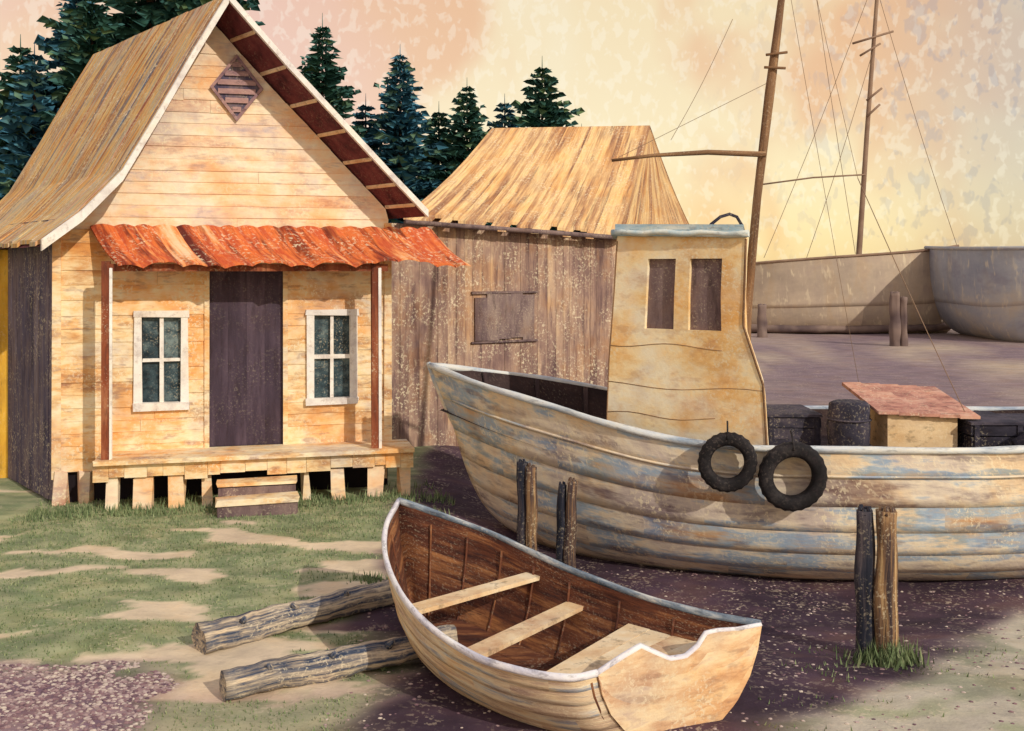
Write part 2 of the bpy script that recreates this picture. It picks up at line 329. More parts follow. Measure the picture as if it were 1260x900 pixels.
def prz(a):  return lerpl([(p[0],p[1]) for p in prof],a)
for a in (2.35,2.72,3.1,3.45,3.78,4.08,4.33):
    w=.022; z=prz(a)-.052; z2=prz(a+w)-.052
    def q(a,z,b):
        p=F(a,.6,z); return (p[0]+dx*b,p[1]+dy*b,p[2])
    mb.hexa([q(a,z-.022,.01),q(a+w,z2-.022,.01),q(a+w,z2-.022,.66),q(a,z-.022,.66),q(a,z,.01),q(a+w,z2,.01),q(a+w,z2,.66),q(a,z,.66)])
mb.build('lookouts',m_thwart,cabin)
mb=MB(); ca,cz=2.14,5.2; hw,hh=.33,.43
dia=[(ca-hw,cz),(ca,cz+hh),(ca+hw,cz),(ca,cz-hh)]
for k in range(4):
    (a0,z0),(a1,z1)=dia[k],dia[(k+1)%4]; s=.86
    i0=(ca+(a0-ca)*s,cz+(z0-cz)*s); i1=(ca+(a1-ca)*s,cz+(z1-cz)*s)
    mb.hexa([F(a0,.03,z0),F(a1,.03,z1),F(i1[0],.03,i1[1]),F(i0[0],.03,i0[1]),F(a0,.07,z0),F(a1,.07,z1),F(i1[0],.07,i1[1]),F(i0[0],.07,i0[1])])
for k in range(6):
    z=cz-.29+k*.115; w=hw*.84*(1-abs(z-cz)/(hh*.84))
    if w>.03: mb.hexa([F(ca-w,.045,z),F(ca+w,.045,z),F(ca+w,.045,z+.05),F(ca-w,.045,z+.05),F(ca-w,.066,z-.02),F(ca+w,.066,z-.02),F(ca+w,.066,z+.02),F(ca-w,.066,z+.02)],1.2)
mb.build('gable_vent',m_vent,cabin)
mb=MB(); mb.poly([F(a,.041,z) for a,z in dia]); mb.build('vent_void',m_sidewall,cabin)
fr=MB(); gl=MB()
for (a0,a1) in ((.93,1.52),(3.04,3.64)):
    z0,z1=1.16,2.33; w=.065
    fr.box(F,a0-.03,a0+w,.0,.062,z0,z1,.8,.010); fr.box(F,a1-w,a1+.03,.0,.062,z0,z1,.6,.010)
    fr.box(F,a0-.04,a1+.04,.0,.070,z1-.05,z1+.03,.7,.012); fr.box(F,a0-.04,a1+.04,.0,.085,z0-.04,z0+.05,.5,.012)
    m=(a0+a1)/2; zz=(z0+z1)/2
    fr.box(F,m-.022,m+.022,-.02,.035,z0+.05,z1-.05,.7,.006); fr.box(F,a0+w,a1-w,-.018,.033,zz-.022,zz+.022,.7,.006)
    for (p0,p1) in ((a0+w,m-.022),(m+.022,a1-w)):
        for (q0,q1) in ((z0+.05,zz),(zz,z1-.05)): gl.box(F,p0,p1,-.03,-.02,q0,q1,R())
fr.build('window_frames',m_barge,cabin); gl.build('window_panes',m_glass,cabin)
mb=MB()
for k in range(4): 
    x0=1.80+k*.23; mb.box(F,x0,x0+.2285,-.06,-.02,.62,2.86,.4+.2*R())
mb.build('door',m_door,cabin)
mb=MB(); mb.box(F,1.745,1.80,.0,.045,.62,2.9,.4,.006); mb.box(F,2.72,2.775,.0,.045,.62,2.9,.4,.006); mb.build('door_frame',m_siding,cabin)
mb=MB(); n=.01
while n<.62: mb.box(F,.52,4.32,n,n+.118,.57,.62+U(0,.003)); n+=.12
a=.5
while a<4.3:
    w=U(.12,.3); mb.box(F,a+.002,min(a+w,4.32)-.002,.625,.645,.39+U(-.04,.03),.612+U(0,.01)); a+=w
mb.build('porch_deck',m_siding,cabin)
mb=MB()
for a in (.64,3.84):
    mb.box(F,a-.045,a+.045,.52,.62,.62,2.98,U(.2,.6),.008)
mb.box(F,.60,4.0,.54,.60,2.86,2.95,.3); 
mb.build('porch_posts',m_post,cabin)
mb=MB()
for a in (.66,3.86):
    mb.box(F,a+.02,a+.055,.60,.632,.622,2.9,.8,.006)
mb.build('post_trim',m_barge,cabin)
mb=MB(); n=17; tl=.5
def top_(f): return .39+(4.65-.39)*f
def bot_(f): return .80+(5.04-.80)*f
edge=[(U(-.05,.04),U(-.06,.05)) for k in range(n+1)]
cut=[0]
for k in range(n): cut.append(cut[-1]+U(.7,1.4))
cut=[c/cut[-1] for c in cut]
for k in range(n):
    f0,f1=cut[k],cut[k+1]; t=R(); rise=.03; sub=6; P=[]
    cs=(0,.25,.5,.75,1)
    for r in range(sub+1):
        g=r/sub; row=[]
        for c in cs:
            f=f0+(f1-f0)*c; ez=edge[k][0]*(1-c)+edge[k+1][0]*c; en=edge[k][1]*(1-c)+edge[k+1][1]*c
            a=top_(f)*(1-g)+bot_(f)*g; nn=(.06)*(1-g)+(.74+en*g)*g; z=3.42*(1-g)+2.96*g+ez*g+rise*math.sin(c*math.pi)-.05*math.sin(g*3.14)
            row.append((F(a,nn,z),(f*4.3,g*.9,0)))
        P.append(row)
    for r in range(sub):
        for c in range(4):
            q=[P[r][c],P[r][c+1],P[r+1][c+1],P[r+1][c]]
            up=[V(x[0]) for x in q]; dn=[x-V((0,0,.02)) for x in up]
            mb.hexa(dn+up,t,[x[1] for x in q]*2)
mb.build('porch_roof',m_rust,cabin)
mb=MB(); mb.box(F,0,4.08,-.10,-.06,-.1,.42,.5); mb.build('underfloor_shade_sheet',m_dark,cabin)  # added dark sheet standing in for the shade beneath the floor
mb=MB()
for a,w,n in ((.05,.16,0),(.33,.16,-.02),(.70,.12,.5),(1.07,.2,.5),(1.45,.16,.5),(3.38,.17,.5),(3.85,.16,.5),(4.22,.12,.45),(1.80,.1,.45),(2.98,.1,.45)):
    mb.box(F,a-w/2,a+w/2,n-.05,n+.1,-.12,.41,U(.2,.8),.035)
mb.build('piers',m_gable,cabin)
mb=MB()
mb.box(F,1.92,2.86,.66,.98,.29,.34,.6,.018); mb.box(F,1.92,2.86,.96,1.26,.14,.19,.9,.018)
mb.build('step_treads',m_siding,cabin); mb=MB()
mb.box(F,1.94,2.84,.945,.965,.19,.285,.2); mb.box(F,1.94,2.84,1.21,1.235,-.1,.135,.2)
for a in (1.93,2.81): mb.box(F,a,a+.045,.66,1.2,-.1,.138,.4)
mb.build('step_risers',m_winb,cabin)

# ------------------------------------------------------------------ shed
shed=empty('weathered_shed')
ux,uy=.852,.524
def S(a,n,z): return (-1.95+ux*a+uy*n,16.4+uy*a-ux*n,z)
mb=MB(); a=0
while a<4.45:
    w=U(.13,.2)
    mb.box(S,a+.002,a+w-.002,0,.03+U(0,.010),-.5+U(0,.1),3.62-.03*a)
    a+=w
mb.box(S,0,4.4,-.04,-.01,-.5,3.5,.2)
n=0
while n<3.3: mb.box(S,4.42,4.45,-n-.2,-n-.004,-.5,3.5); n+=.2
n=0
while n<3.3: mb.box(S,0,.03,-n-.2,-n-.004,-.5,3.5); n+=.2
mb.build('walls',m_shed,shed)
mb=MB(); 
for k in range(5):
    a=1.52+k*.236; mb.box(S,a,a+.235,.05,.075,1.70+U(-.04,.04),2.44+U(-.04,.04))
mb.build('shuttered_window',m_winb,shed)
mb=MB(); mb.box(S,1.46,2.76,.05,.085,2.47,2.50,.2,.01); mb.box(S,1.46,2.76,.05,.085,1.63,1.66,.2,.01); mb.build('window_trim',m_winb,shed)
EL=V((-1.7,16.25,3.70));ER=V((1.9,18.45,3.52));BR=V((3.75,21.5,3.72));BL=V((.3,19.5,3.75));RL=V((-.36,18.3,5.37));RR=V((2.64,19.6,5.60))
def strips(mb,A,B,C,Dp,n,thick=.05,rows=6):
    for k in range(n):
        f0,f1=k/n,(k+1)/n; t=R(); jz=U(0,.02)
        ext=U(-.03,.06)
        for r in range(rows):
            g0,g1=r/rows,(r+1)/rows
            if r==0: g0=-ext
            def P(f,g,dz):
                e=A.lerp(B,f); rr=Dp.lerp(C,f); p=e.lerp(rr,g); p.z-=.10*math.sin(max(0,g)*math.pi); p.z+=dz+jz*(1-g); return p
            ln=(A-Dp).length; wd=(B-A).length
            up=[P(f0,g0,.03),P(f1,g0,.03),P(f1,g1,.03),P(f0,g1,.03)]; dn=[p-V((0,0,thick)) for p in up]
            mb.hexa(dn+up,t,[(f0*wd,g0*ln,0),(f1*wd,g0*ln,0),(f1*wd,g1*ln,0),(f0*wd,g1*ln,0)]*2)
mb=MB(); strips(mb,EL,ER,RR,RL,26); strips(mb,ER,BR,RR,RR.copy()+V((-.01,0,0)),14); strips(mb,BR,BL,RL,RR,20); strips(mb,BL,EL,RL,RL,12)
mb.build('roof',m_shedroof,shed)
mb=MB(); mb.tube([EL+V((0,-.02,-.07)),ER+V((0,-.02,-.07))],.045,6,.3); mb.tube([ER+V((0,0,-.07)),BR+V((0,0,-.07))],.045,6,.3); mb.build('eave_boards',m_winb,shed)

# ------------------------------------------------------------------ hull loft
def hull(Gn,Gf,K,stem,rows,nst,outer,inner,pr,fine=.5,off=.014,inn=.04,sub=3):
    gn=catmull(Gn,nst); gf=catmull(Gf,nst); kk=catmull(K,nst)
    w_=[(p[0],p[1]) for p in pr]; h_=[(p[0],p[2]) for p in pr]
    def pt(i,s,side,o=0):
        G=gn[i] if side>0 else gf[i]; Kp=kk[i]; f=i/(nst-1)
        h=lerpl(h_,s); w=lerpl(w_,s)*(1-fine*(1-h)*(1-f)**4)
        base=V((Kp.x+(G.x-Kp.x)*w,Kp.y+(G.y-Kp.y)*w,Kp.z+(G.z-Kp.z)*h))
        if i==0:
            A,B,C=stem; tt=1-h; base=A*(1-tt)**2+B*2*tt*(1-tt)+C*tt*tt
        dv=gn[i]-gf[i]; dv.z=0
        if dv.length>1e-4: base=base+dv.normalized()*side*o*min(1,i/3)
        return base
    for side in (1,-1):
        for r in range(rows):
            s0,s1=r/rows,(r+1)/rows; t0=R()
            prev=None; ds=[0]
            for q in range(sub+1):
                s=s0+(s1-s0)*q/sub; o=off*q/sub
                rowi=[]; d=0; last=None
                for i in range(nst):
                    p=pt(i,s,side,o)
                    if last is not None: d+=(p-last).length
                    last=p
                    rowi.append(outer.vert(p,(d,s*1.5,side)))
                if prev:
                    t=t0
                    for i in range(nst-1):
                        if (i+r*5)%17==0: t=(t0*7.3+i*.37)%1
                        outer.face((prev[i],rowi[i],rowi[i+1],prev[i+1]),t,True)
                prev=rowi
            if off>0:
                lo_=[outer.vert(pt(i,s1,side,0),(i*.2,s1*1.5,side)) for i in range(nst)]
                for i in range(nst-1): outer.face((prev[i],lo_[i],lo_[i+1],prev[i+1]),.1,False)
            prev=None
            for q in range(sub+1):
                s=s0+(s1-s0)*q/sub; rowi=[]; d=0; last=None
                for i in range(nst):
                    p=pt(i,s,side,-inn)+V((0,0,.015*min(1,s*3)))
                    if last is not None: d+=(p-last).length
                    last=p; rowi.append(inner.vert(p,(d,s*1.5,side)))
                if prev:
                    for i in range(nst-1): inner.face((prev[i],rowi[i],rowi[i+1],prev[i+1]),t0,True)
                prev=rowi
    return gn,gf,kk,pt
def rprof(pw,ph):
    return [(s/30,(1-(s/30)**pw)**.6,(1-s/30)**ph) for s in range(31)]

# ------------------------------------------------------------------ fishing boat
fb=empty('fishing_boat')
Gn=[(-1.0,12.4,1.72),(-.276,11.6,1.555),(.605,10.9,1.37),(1.41,10.45,1.20),(2.19,10.2,1.12),(2.95,10.05,1.12),(3.97,10.0,1.12),(5.05,10.1,1.11),(6.3,10.35,1.15),(7.3,10.7,1.2)]
Gf=[(-1.0,12.4,1.72),(.1,12.85,1.55),(1.1,13.0,1.37),(1.9,13.05,1.22),(2.6,13.05,1.15),(3.3,13.0,1.12),(4.3,12.95,1.12),(5.4,12.85,1.12),(6.6,12.7,1.15),(7.5,12.4,1.2)]
K=[(.30,12.2,-.25),(.62,12.0,-.36),(1.15,11.85,-.42),(1.8,11.7,-.42),(2.45,11.6,-.42),(3.15,11.5,-.42),(4.1,11.45,-.42),(5.2,11.45,-.42),(6.4,11.5,-.40),(7.3,11.55,-.3)]
PR=rprof(4.5,1.35)
o_=MB();i_=MB()
gn,gf,kk,pt=hull(Gn,Gf,K,(V((-1.0,12.4,1.72)),V((-.62,12.35,.6)),V((.30,12.2,-.25))),7,60,o_,i_,PR,fine=.45,off=.005)
n=len(gn)-1
sec=[pt(n,k/12,1) for k in range(13)]+[pt(n,k/12,-1) for k in range(12,-1,-1)]
o_.poly(sec)
o_.build('hull',m_hull,fb); i_.build('hull_inside',m_deck,fb)
mb=MB()
for k in range(1,n):
    A=pt(k,.02,1,-.05);B=pt(k,.02,-1,-.05);C=pt(k+1,.02,-1,-.05) if k<n else B;E=pt(k+1,.02,1,-.05)
    def dz(i): return max(.80, gn[i].z-.50)
    for r in range(8):
        f0,f1=r/8,(r+1)/8
        P=[A.lerp(B,f0),A.lerp(B,f1),E.lerp(C,f1),E.lerp(C,f0)]
        for q,i in zip(P,(k,k,k+1,k+1)): q.z=dz(i)
        mb.poly(P,.3+.05*(r%2),[(q.x,q.y,0) for q in P])
mb.build('deck',m_deck,fb)
mb=MB()
mb.tube([p+V((0,-.01,.0)) for p in gn],[.03]+[.036]*(len(gn)-1),8,.6,rough=.4); mb.tube([p for p in gf],[.03]+[.036]*(len(gf)-1),8,.4,rough=.4)
mb.build('gunwale_rail',m_rail,fb)
mb=MB(); mb.tube([pt(i,.13,1,.008) for i in range(2,60)],.014,6,.3,rough=.4); mb.tube([pt(i,.13,-1,.008) for i in range(2,60)],.014,6,.3)
A,B,C=(V((-1.0,12.4,1.76)),V((-.62,12.35,.6)),V((.30,12.2,-.25)))
mb.tube([A*(1-t)**2+B*2*t*(1-t)+C*t*t+V((-.015,0,0)) for t in [k/10 for k in range(11)]],.03,6,.3,rough=.2)
mb.build('rub_rail_and_stem',m_hull,fb)
mb=MB()
for i in range(4,58,4):
    p=pt(i,.0,-1,-.07); q=pt(i,.25,-1,-.07); mb.tube([p,q],.03,5,R())
    p=pt(i,.0,1,-.07); q=pt(i,.25,1,-.07); mb.tube([p,q],.03,5,R())
mb.build('bulwark_ribs',m_deck,fb)
left=[(1.18,11.4,3.33),(1.13,11.4,2.5),(1.08,11.38,1.9),(1.04,11.35,.9)]
right=[(2.42,10.58,3.24),(2.39,10.58,2.31),(2.47,10.55,2.05),(2.58,10.52,1.70),(2.62,10.48,.9)]
def side(L,z):
    for i in range(len(L)-1):
        if z>=L[i+1][2] or i==len(L)-2:
            t=(L[i][2]-z)/(L[i][2]-L[i+1][2]); return V(L[i]).lerp(V(L[i+1]),t)
def WH(f,z,n=0,dep=0):
    l=side(left,z);r=side(right,z); p=l.lerp(r,f); p.z=z
    nn=V((-.57,-.82,0)); dd=V((.12,1.3,0))
    return p+nn*n+dd*dep
wins=[(.26,.48,2.26,3.02),(.59,.83,2.22,2.99)]
mb=MB(); zs=[.8,1.2,1.6,1.75,1.9,2.05,2.24,2.6,3.0,3.26]
fs_=[0,.13,.26,.37,.48,.59,.71,.83,.92,1]
for a in range(len(zs)-1):
    for c in range(len(fs_)-1):
        z0,z1,f0,f1=zs[a],zs[a+1],fs_[c],fs_[c+1]; fm,zm=(f0+f1)/2,(z0+z1)/2
        if 2.24<=zm<=3.0 and (.26<fm<.48 or .59<fm<.83): continue
        mb.hexa([WH(f0,z0,-.05),WH(f1,z0,-.05),WH(f1,z1,-.05),WH(f0,z1,-.05),WH(f0,z0),WH(f1,z0),WH(f1,z1),WH(f0,z1)],.5)
for a in range(len(zs)-1):
    z0,z1=zs[a],zs[a+1]
    mb.poly([WH(0,z0),WH(0,z0,0,1),WH(0,z1,0,1),WH(0,z1)]); mb.poly([WH(1,z0),WH(1,z0,0,1),WH(1,z1,0,1),WH(1,z1)]); mb.poly([WH(0,z0,0,1),WH(1,z0,0,1),WH(1,z1,0,1),WH(0,z1,0,1)])
mb.build('wheelhouse',m_house,fb)
mb=MB()
for z,f1 in ((2.06,.8),(1.62,1),(1.30,.7)):
    mb.tube([WH(f/10*f1,z+.025*math.sin(f*.7+z*5),.001) for f in range(11)],.0045,5,.8)
mb.tube([WH(1,z/10,.0) for z in range(9,33)],.013,5,.3); mb.tube([WH(0,z/10,.0) for z in range(9,33)],.008,5,.6)
mb.build('wheelhouse_battens',m_mast,fb)
mb=MB()
for (f0,f1,z0,z1) in wins:
    mb.hexa([WH(f0-.02,z0-.04,-.075),WH(f1+.02,z0-.04,-.075),WH(f1+.02,z1+.02,-.075),WH(f0-.02,z1+.02,-.075),WH(f0-.02,z0-.04,-.052),WH(f1+.02,z0-.04,-.052),WH(f1+.02,z1+.02,-.052),WH(f0-.02,z1+.02,-.052)],.3)
mb.build('wheelhouse_windows',m_winb,fb)
mb=MB()
c=[WH(-.03,3.26,.05),WH(1.03,3.22,.05),WH(1.03,3.22,0,1.04),WH(-.03,3.26,0,1.04)]
for z0,h,t in ((0,.07,.3),(.07,.06,.8)):
    g=.0 if z0==0 else .04
    cc=[c[0]+V((g,g,z0)),c[1]+V((-g,g,z0)),c[2]+V((-g,-g,z0)),c[3]+V((g,-g,z0))]
    mb.hexa(cc+[p+V((0,0,h)) for p in cc],t)
mb.tube([c[0].lerp(c[1],k/12)+V((0,0,.03+.01*math.sin(k*1.7))) for k in range(13)],.032,6,.9,rough=.9)
mb.build('wheelhouse_roof',m_cap,fb)
mb=MB()
mb.tube([(2.60,11.6,.8),(2.66,11.6,2.4),(2.78,11.6,3.7),(2.92,11.6,4.9),(3.07,11.6,6.1),(3.2,11.6,7.4)],[.06,.058,.052,.046,.038,.028],10,.5,rough=.35)
mb.tube([(1.13,11.62,4.12),(1.6,11.55,4.17),(2.2,11.5,4.2),(2.85,11.5,4.18)],[.018,.024,.028,.03],7,.4,rough=.4)
mb.tube([(2.86,11.53,5.30),(3.10,11.53,5.33)],.016,6,.3); mb.tube([(2.84,11.53,5.16),(3.08,11.53,5.15)],.016,6,.3)
mb.build('mast_and_boom',m_mast,fb)
mb=MB(); 
pp=[(2.12,11.2,3.30),(2.18,11.2,3.38),(2.28,11.2,3.46),(2.38,11.2,3.49),(2.46,11.2,3.46),(2.52,11.2,3.36),(2.55,11.2,3.2),(2.54,11.2,2.6),(2.50,11.2,2.2)]
mb.tube(pp,.018,7,.2); mb.build('davit',m_net,fb)
mb=MB()
def wire(mb,a,b,r=.006,sag=0,n=8):
    a=V(a);b=V(b); mb.tube([a.lerp(b,k/n)-V((0,0,sag*math.sin(k/n*math.pi))) for k in range(n+1)],r,4,.5,cap=False)
wire(mb,(2.50,11.6,5.72),(1.80,11.6,4.35),.003,.05)
wire(mb,(3.18,11.6,7.2),(3.85,11.4,3.9),.003,.04); wire(mb,(3.85,11.4,3.9),(4.9,10.9,1.2),.005,.03)
wire(mb,(3.1,11.6,6.3),(4.3,12.6,1.3),.003,.03)
wire(mb,(2.9,11.6,5.0),(1.2,11.6,4.15),.003)
mb.build('rigging',m_line,fb)
mb=MB(); mb.box(W,3.98,4.72,10.85,11.9,.8,1.36,.5); mb.build('hatch_box',m_cream,fb)
mb=MB()
for k in range(5):
    x0=3.86+k*.215; s=-.012*k
    mb.hexa([(x0,10.78,1.36+s),(x0+.213,10.78,1.357+s),(x0+.17,11.85,1.54+s),(x0-.043,11.85,1.54+s),(x0,10.78,1.39+s),(x0+.213,10.78,1.387+s),(x0+.17,11.85,1.58+s),(x0-.043,11.85,1.58+s)],.5+.3*U(-1,1))
mb.build('hatch_roof',m_pink,fb)
mb=MB()
def crate(x0,x1,y0,y1,z0,z1):
    n=4
    for k in range(n):
        a,b=z0+(z1-z0)*k/n,z0+(z1-z0)*(k+1)/n-.008
        mb.box(W,x0,x1,y0,y1,a,b,None,.006)
    for x in (x0+.03,x1-.07): mb.box(W,x,x+.05,y0-.015,y0-.002,z0,z1,.2)
    mb.box(W,x0-.01,x1+.01,y0-.02,y1+.02,z1,z1+.03,.8)
crate(2.78,3.38,11.2,12.0,.80,1.27); crate(4.80,5.35,10.7,11.5,.80,1.26); crate(5.42,6.1,10.9,11.6,.80,1.22)
mb.build('cargo_crates',m_net,fb)
mb=MB(); mb.tube([(3.62,11.0,.8),(3.62,11.0,.9),(3.62,11.0,1.2),(3.63,11.0,1.44),(3.63,11.0,1.47)],[.19,.21,.225,.21,.17],18,.4,rough=.1)
for z in (1.0,1.28): mb.tube([(3.62+.225*math.cos(t/16*6.2832),11.0+.225*math.sin(t/16*6.2832),z) for t in range(17)],.012,5,.9)
mb.tube([(5.15,10.45,1.05),(5.5,10.42,1.22),(5.8,10.5,1.2),(6.1,10.5,1.05)],[.10,.14,.13,.08],12,.4,rough=.6)
mb.build('drum_and_tarpaulin',m_net,fb)

# tires
def tire(name,c,ro,ri,wd,yaw,tilt):
    mb=MB(); seg=48
    rm=(ro+ri)/2; hr=(ro-ri)/2
    prof_=[]
    for k in range(14):
        a=2*math.pi*k/14; ca,sa=math.cos(a),math.sin(a)
        ex=.65; x=math.copysign(abs(ca)**ex,ca)*hr; y=math.copysign(abs(sa)**ex,sa)*wd/2
        prof_.append((rm+x,y))
    M=Matrix.Translation(V(c))@Matrix.Rotation(yaw,4,'Z')@Matrix.Rotation(tilt,4,'X')
    ids=[]
    for i in range(seg):
        th=2*math.pi*i/seg; ring=[]
        for k,(r,y) in enumerate(prof_):
            rr=r
            if r>ro-.02 : rr=r-(.009 if i%2 else 0)
            rr*=1+.03*math.sin(2*th+.6)
            ring.append(mb.vert(M@V((math.cos(th)*rr,y,math.sin(th)*rr*1.06))))
        ids.append(ring)
    for i in range(seg):
        for k in range(14): mb.face((ids[i][k],ids[(i+1)%seg][k],ids[(i+1)%seg][(k+1)%14],ids[i][(k+1)%14]),.5,True)
    mb.tube([M@V((0,-wd*.55,rm+hr*.2)),M@V((0,-wd*.3,ro*1.06)),M@V((0,wd*.6,ro+.10))],.010,5)
    mb.build(name,m_tire)
tire('tire',(2.11,10.03,1.0),.285,.155,.15,-.2,.0)
tire('tire',(2.72,9.93,.88),.325,.18,.16,-.1,-.0)

# ------------------------------------------------------------------ rowboat
rb=empty('rowboat')
Gn=[(-.97,8.75,.90),(-1.02,8.2,.78),(-.90,7.49,.68),(-.62,6.87,.54),(-.25,6.42,.47),(.05,6.2,.45),(.34,6.1,.45),(.51,6.17,.45)]
Gf=[(-.97,8.75,.90),(-.58,8.62,.80),(-.2,8.42,.72),(.12,8.12,.65),(.43,7.77,.60),(.85,7.35,.56),(1.27,6.98,.54),(1.63,6.73,.55)]
K=[(-.80,8.45,.0),(-.62,8.1,-.06),(-.45,7.75,-.08),(-.2,7.4,-.08),(.1,7.1,-.08),(.45,6.8,-.08),(.8,6.6,-.07),(1.07,6.52,-.05)]
PR2=[(0,1,1),(.25,.95,.75),(.5,.85,.48),(.72,.68,.22),(.85,.5,.06),(1,0,0)]
o_=MB();i_=MB()
gn,gf,kk,pt=hull(Gn,Gf,K,(V((-.97,8.75,.90)),V((-.95,8.7,.35)),V((-.80,8.45,0))),6,44,o_,i_,PR2,fine=.3,off=.006,inn=.03)
o_.build('hull',m_row,rb); i_.build('hull_inside',m_rowin,rb)
mb=MB(); mb.tube([p+V((0,0,.01)) for p in gn],.022,8,.7,rough=.5); mb.build('gunwale',m_rowgun,rb)
mb=MB(); mb.tube([p+V((0,0,.01)) for p in gf],.026,8,.5,rough=.5); mb.build('gunwale_outer',m_rowgun2,rb)
n=len(gn)-1
scal=[(0,0),(.08,.03),(.15,.055),(.25,.085),(.32,.03),(.42,-.045),(.52,-.06),(.6,-.015),(.65,.05),(.72,.045),(.85,.015),(1,0)]
A=gn[n];B=gf[n]
def bot(f):
    if f<=.5: side_=1; g=1-2*f
    else: side_=-1; g=2*f-1
    for k in range(0,81):
        s=k/80; p=pt(n,s,side_); w=lerpl([(q[0],q[1]) for q in PR2],s)
        if w<=g+1e-6: return p
    return kk[n]
mb=MB(); T=40
dv=(B-A); dv.z=0; nr=V((dv.y,-dv.x,0)).normalized()
topc=[]
def tp(f): 
    p=A.lerp(B,f); p.z+=lerpl(scal,f); return p
for k in range(T):
    f0,f1=k/T,(k+1)/T
    t0,t1,b0,b1=tp(f0),tp(f1),bot(f0),bot(f1)
    for r in range(5):
        g0,g1=r/5,(r+1)/5
        q=[b0.lerp(t0,g0),b1.lerp(t1,g0),b1.lerp(t1,g1),b0.lerp(t0,g1)]
        mb.hexa([p-nr*.012 for p in q]+[p+nr*.018 for p in q],.3+.15*r)
    topc.append(t0)
topc.append(tp(1))
mb.build('transom',m_transom,rb)
mb=MB(); mb.tube([p+V((0,0,.008)) for p in topc],.018,7,.8,rough=.6); mb.build('transom_edge',m_rowgun,rb)
mb=MB()
def plank(i,w,t=.03,dz=.07,jf=0):
    a=pt(i,.12,1,-.02);b=pt(i-jf,.12,-1,-.02); z=min(a.z,b.z)-dz; a.z=b.z=z
    ax=(b-a).normalized(); pr=V((ax.y,-ax.x,0))
    if pr.y>0: pr=-pr
    mb.hexa([a,b,b+pr*w,a+pr*w,a+V((0,0,t)),b+V((0,0,t)),b+pr*w+V((0,0,t)),a+pr*w+V((0,0,t))])
plank(15,.15,jf=-4,dz=.05); plank(22,.16,jf=-3,dz=.05)
for k in range(5): 
    i=31+k*2; a=pt(i,.2,1,-.01);b=pt(i,.2,-1,-.01);c=pt(i+2,.2,-1,-.01);d=pt(i+2,.2,1,-.01)
    for p in (a,b,c,d): p.z=.345+U(0,.004)
    b=b.lerp(c,.02); a=a.lerp(d,.02)
    mb.hexa([a,b,c,d]+[p+V((0,0,.03)) for p in (a,b,c,d)])
mb.build('thwarts',m_thwart,rb)
mb=MB()
for i in range(5,43,5):
    for sd in (1,-1): mb.tube([pt(i,s/10*.85,sd,-.04) for s in range(1,11)],.010,5,R())
mb.build('ribs',m_rowin,rb)
mb=MB()
for r in range(5):
    ps=[pt(k,.8,1,-.05).lerp(pt(k,.8,-1,-.05),(r+.5)/5)+V((0,0,.04)) for k in range(8,42,3)]
    for k in range(len(ps)-1):
        a,b=ps[k],ps[k+1]; s_=V((.08,.08,0))
        mb.hexa([a-s_,b-s_,b+s_,a+s_,a-s_+V((0,0,.015)),b-s_+V((0,0,.015)),b+s_+V((0,0,.015)),a+s_+V((0,0,.015))],.3)
mb.build('floorboards',m_rowin,rb)

# ------------------------------------------------------------------ logs
def log(p0,p1,r0,r1,seed):
    mb=MB(); p0=V(p0);p1=V(p1); n=30
    pts=[p0.lerp(p1,k/n)+V((0,0,.006*math.sin(k*.6+seed)))for k in range(n+1)]
    mb.tube(pts,[(r0+(r1-r0)*k/n)*(1+.05*math.sin(k*1.9+seed)) for k in range(n+1)],22,.5,rough=.3,smooth=True)
    for k in range(3):
        q=p0.lerp(p1,.2+.25*k)+V((0,-r0*.6,r0*.65)); mb.tube([q,q+V((U(-.05,.05),-.03,.05))],[.03,.014],7,.2)
    mb.build('driftwood_log',m_log)
log((-2.36,7.72,.09),(-.95,8.95,.10),.115,.10,1)
log((-1.95,6.90,.08),(-.45,7.75,.09),.105,.10,4)
log((-2.02,7.98,.06),(-.95,9.15,.10),.075,.07,8)

# ------------------------------------------------------------------ posts
def post(x,y,z0,z1,r,mat,name,lean=0,seed=0):
    mb=MB(); n=16
    pts=[(x+lean*(k/n)+.004*math.sin(k+seed),y,z0+(z1-z0)*k/n) for k in range(n+1)]
    mb.tube(pts,[r*(1.05-.1*k/n) for k in range(n+1)],16,.5+.3*math.sin(seed),rough=.4)
    for k in range(6):
        a=k*1.1+seed; mb.tube([(x+lean+math.cos(a)*r*.55,y+math.sin(a)*r*.55,z1-.03),(x+lean+math.cos(a)*r*.5,y+math.sin(a)*r*.5,z1+U(.005,.04))],[r*.4,r*.2],6,.8)
    mb.build(name,mat)
post(2.74,7.95,-.4,1.02,.072,m_piled,'mooring_post',seed=1)
post(2.875,7.90,-.4,1.03,.085,m_pile,'mooring_post',.02,seed=2)
post(.20,10.5,-.5,.86,.055,m_pile,'mooring_post',0,3)
post(.11,10.55,-.5,.90,.055,m_piled,'mooring_post',0,3)
post(.57,10.35,-.5,.75,.055,m_pile,'mooring_post',.04,4)
post(.49,10.38,-.5,.70,.045,m_piled,'mooring_post',.02,4)
post(15.7,42,-.5,1.9,.22,m_farpile,'distant_piling',0,5); post(16.05,42,-.5,1.7,.16,m_farpile,'distant_piling',0,5)
post(11.6,47.5,-.5,1.2,.22,m_farpile,'distant_piling',0,6)

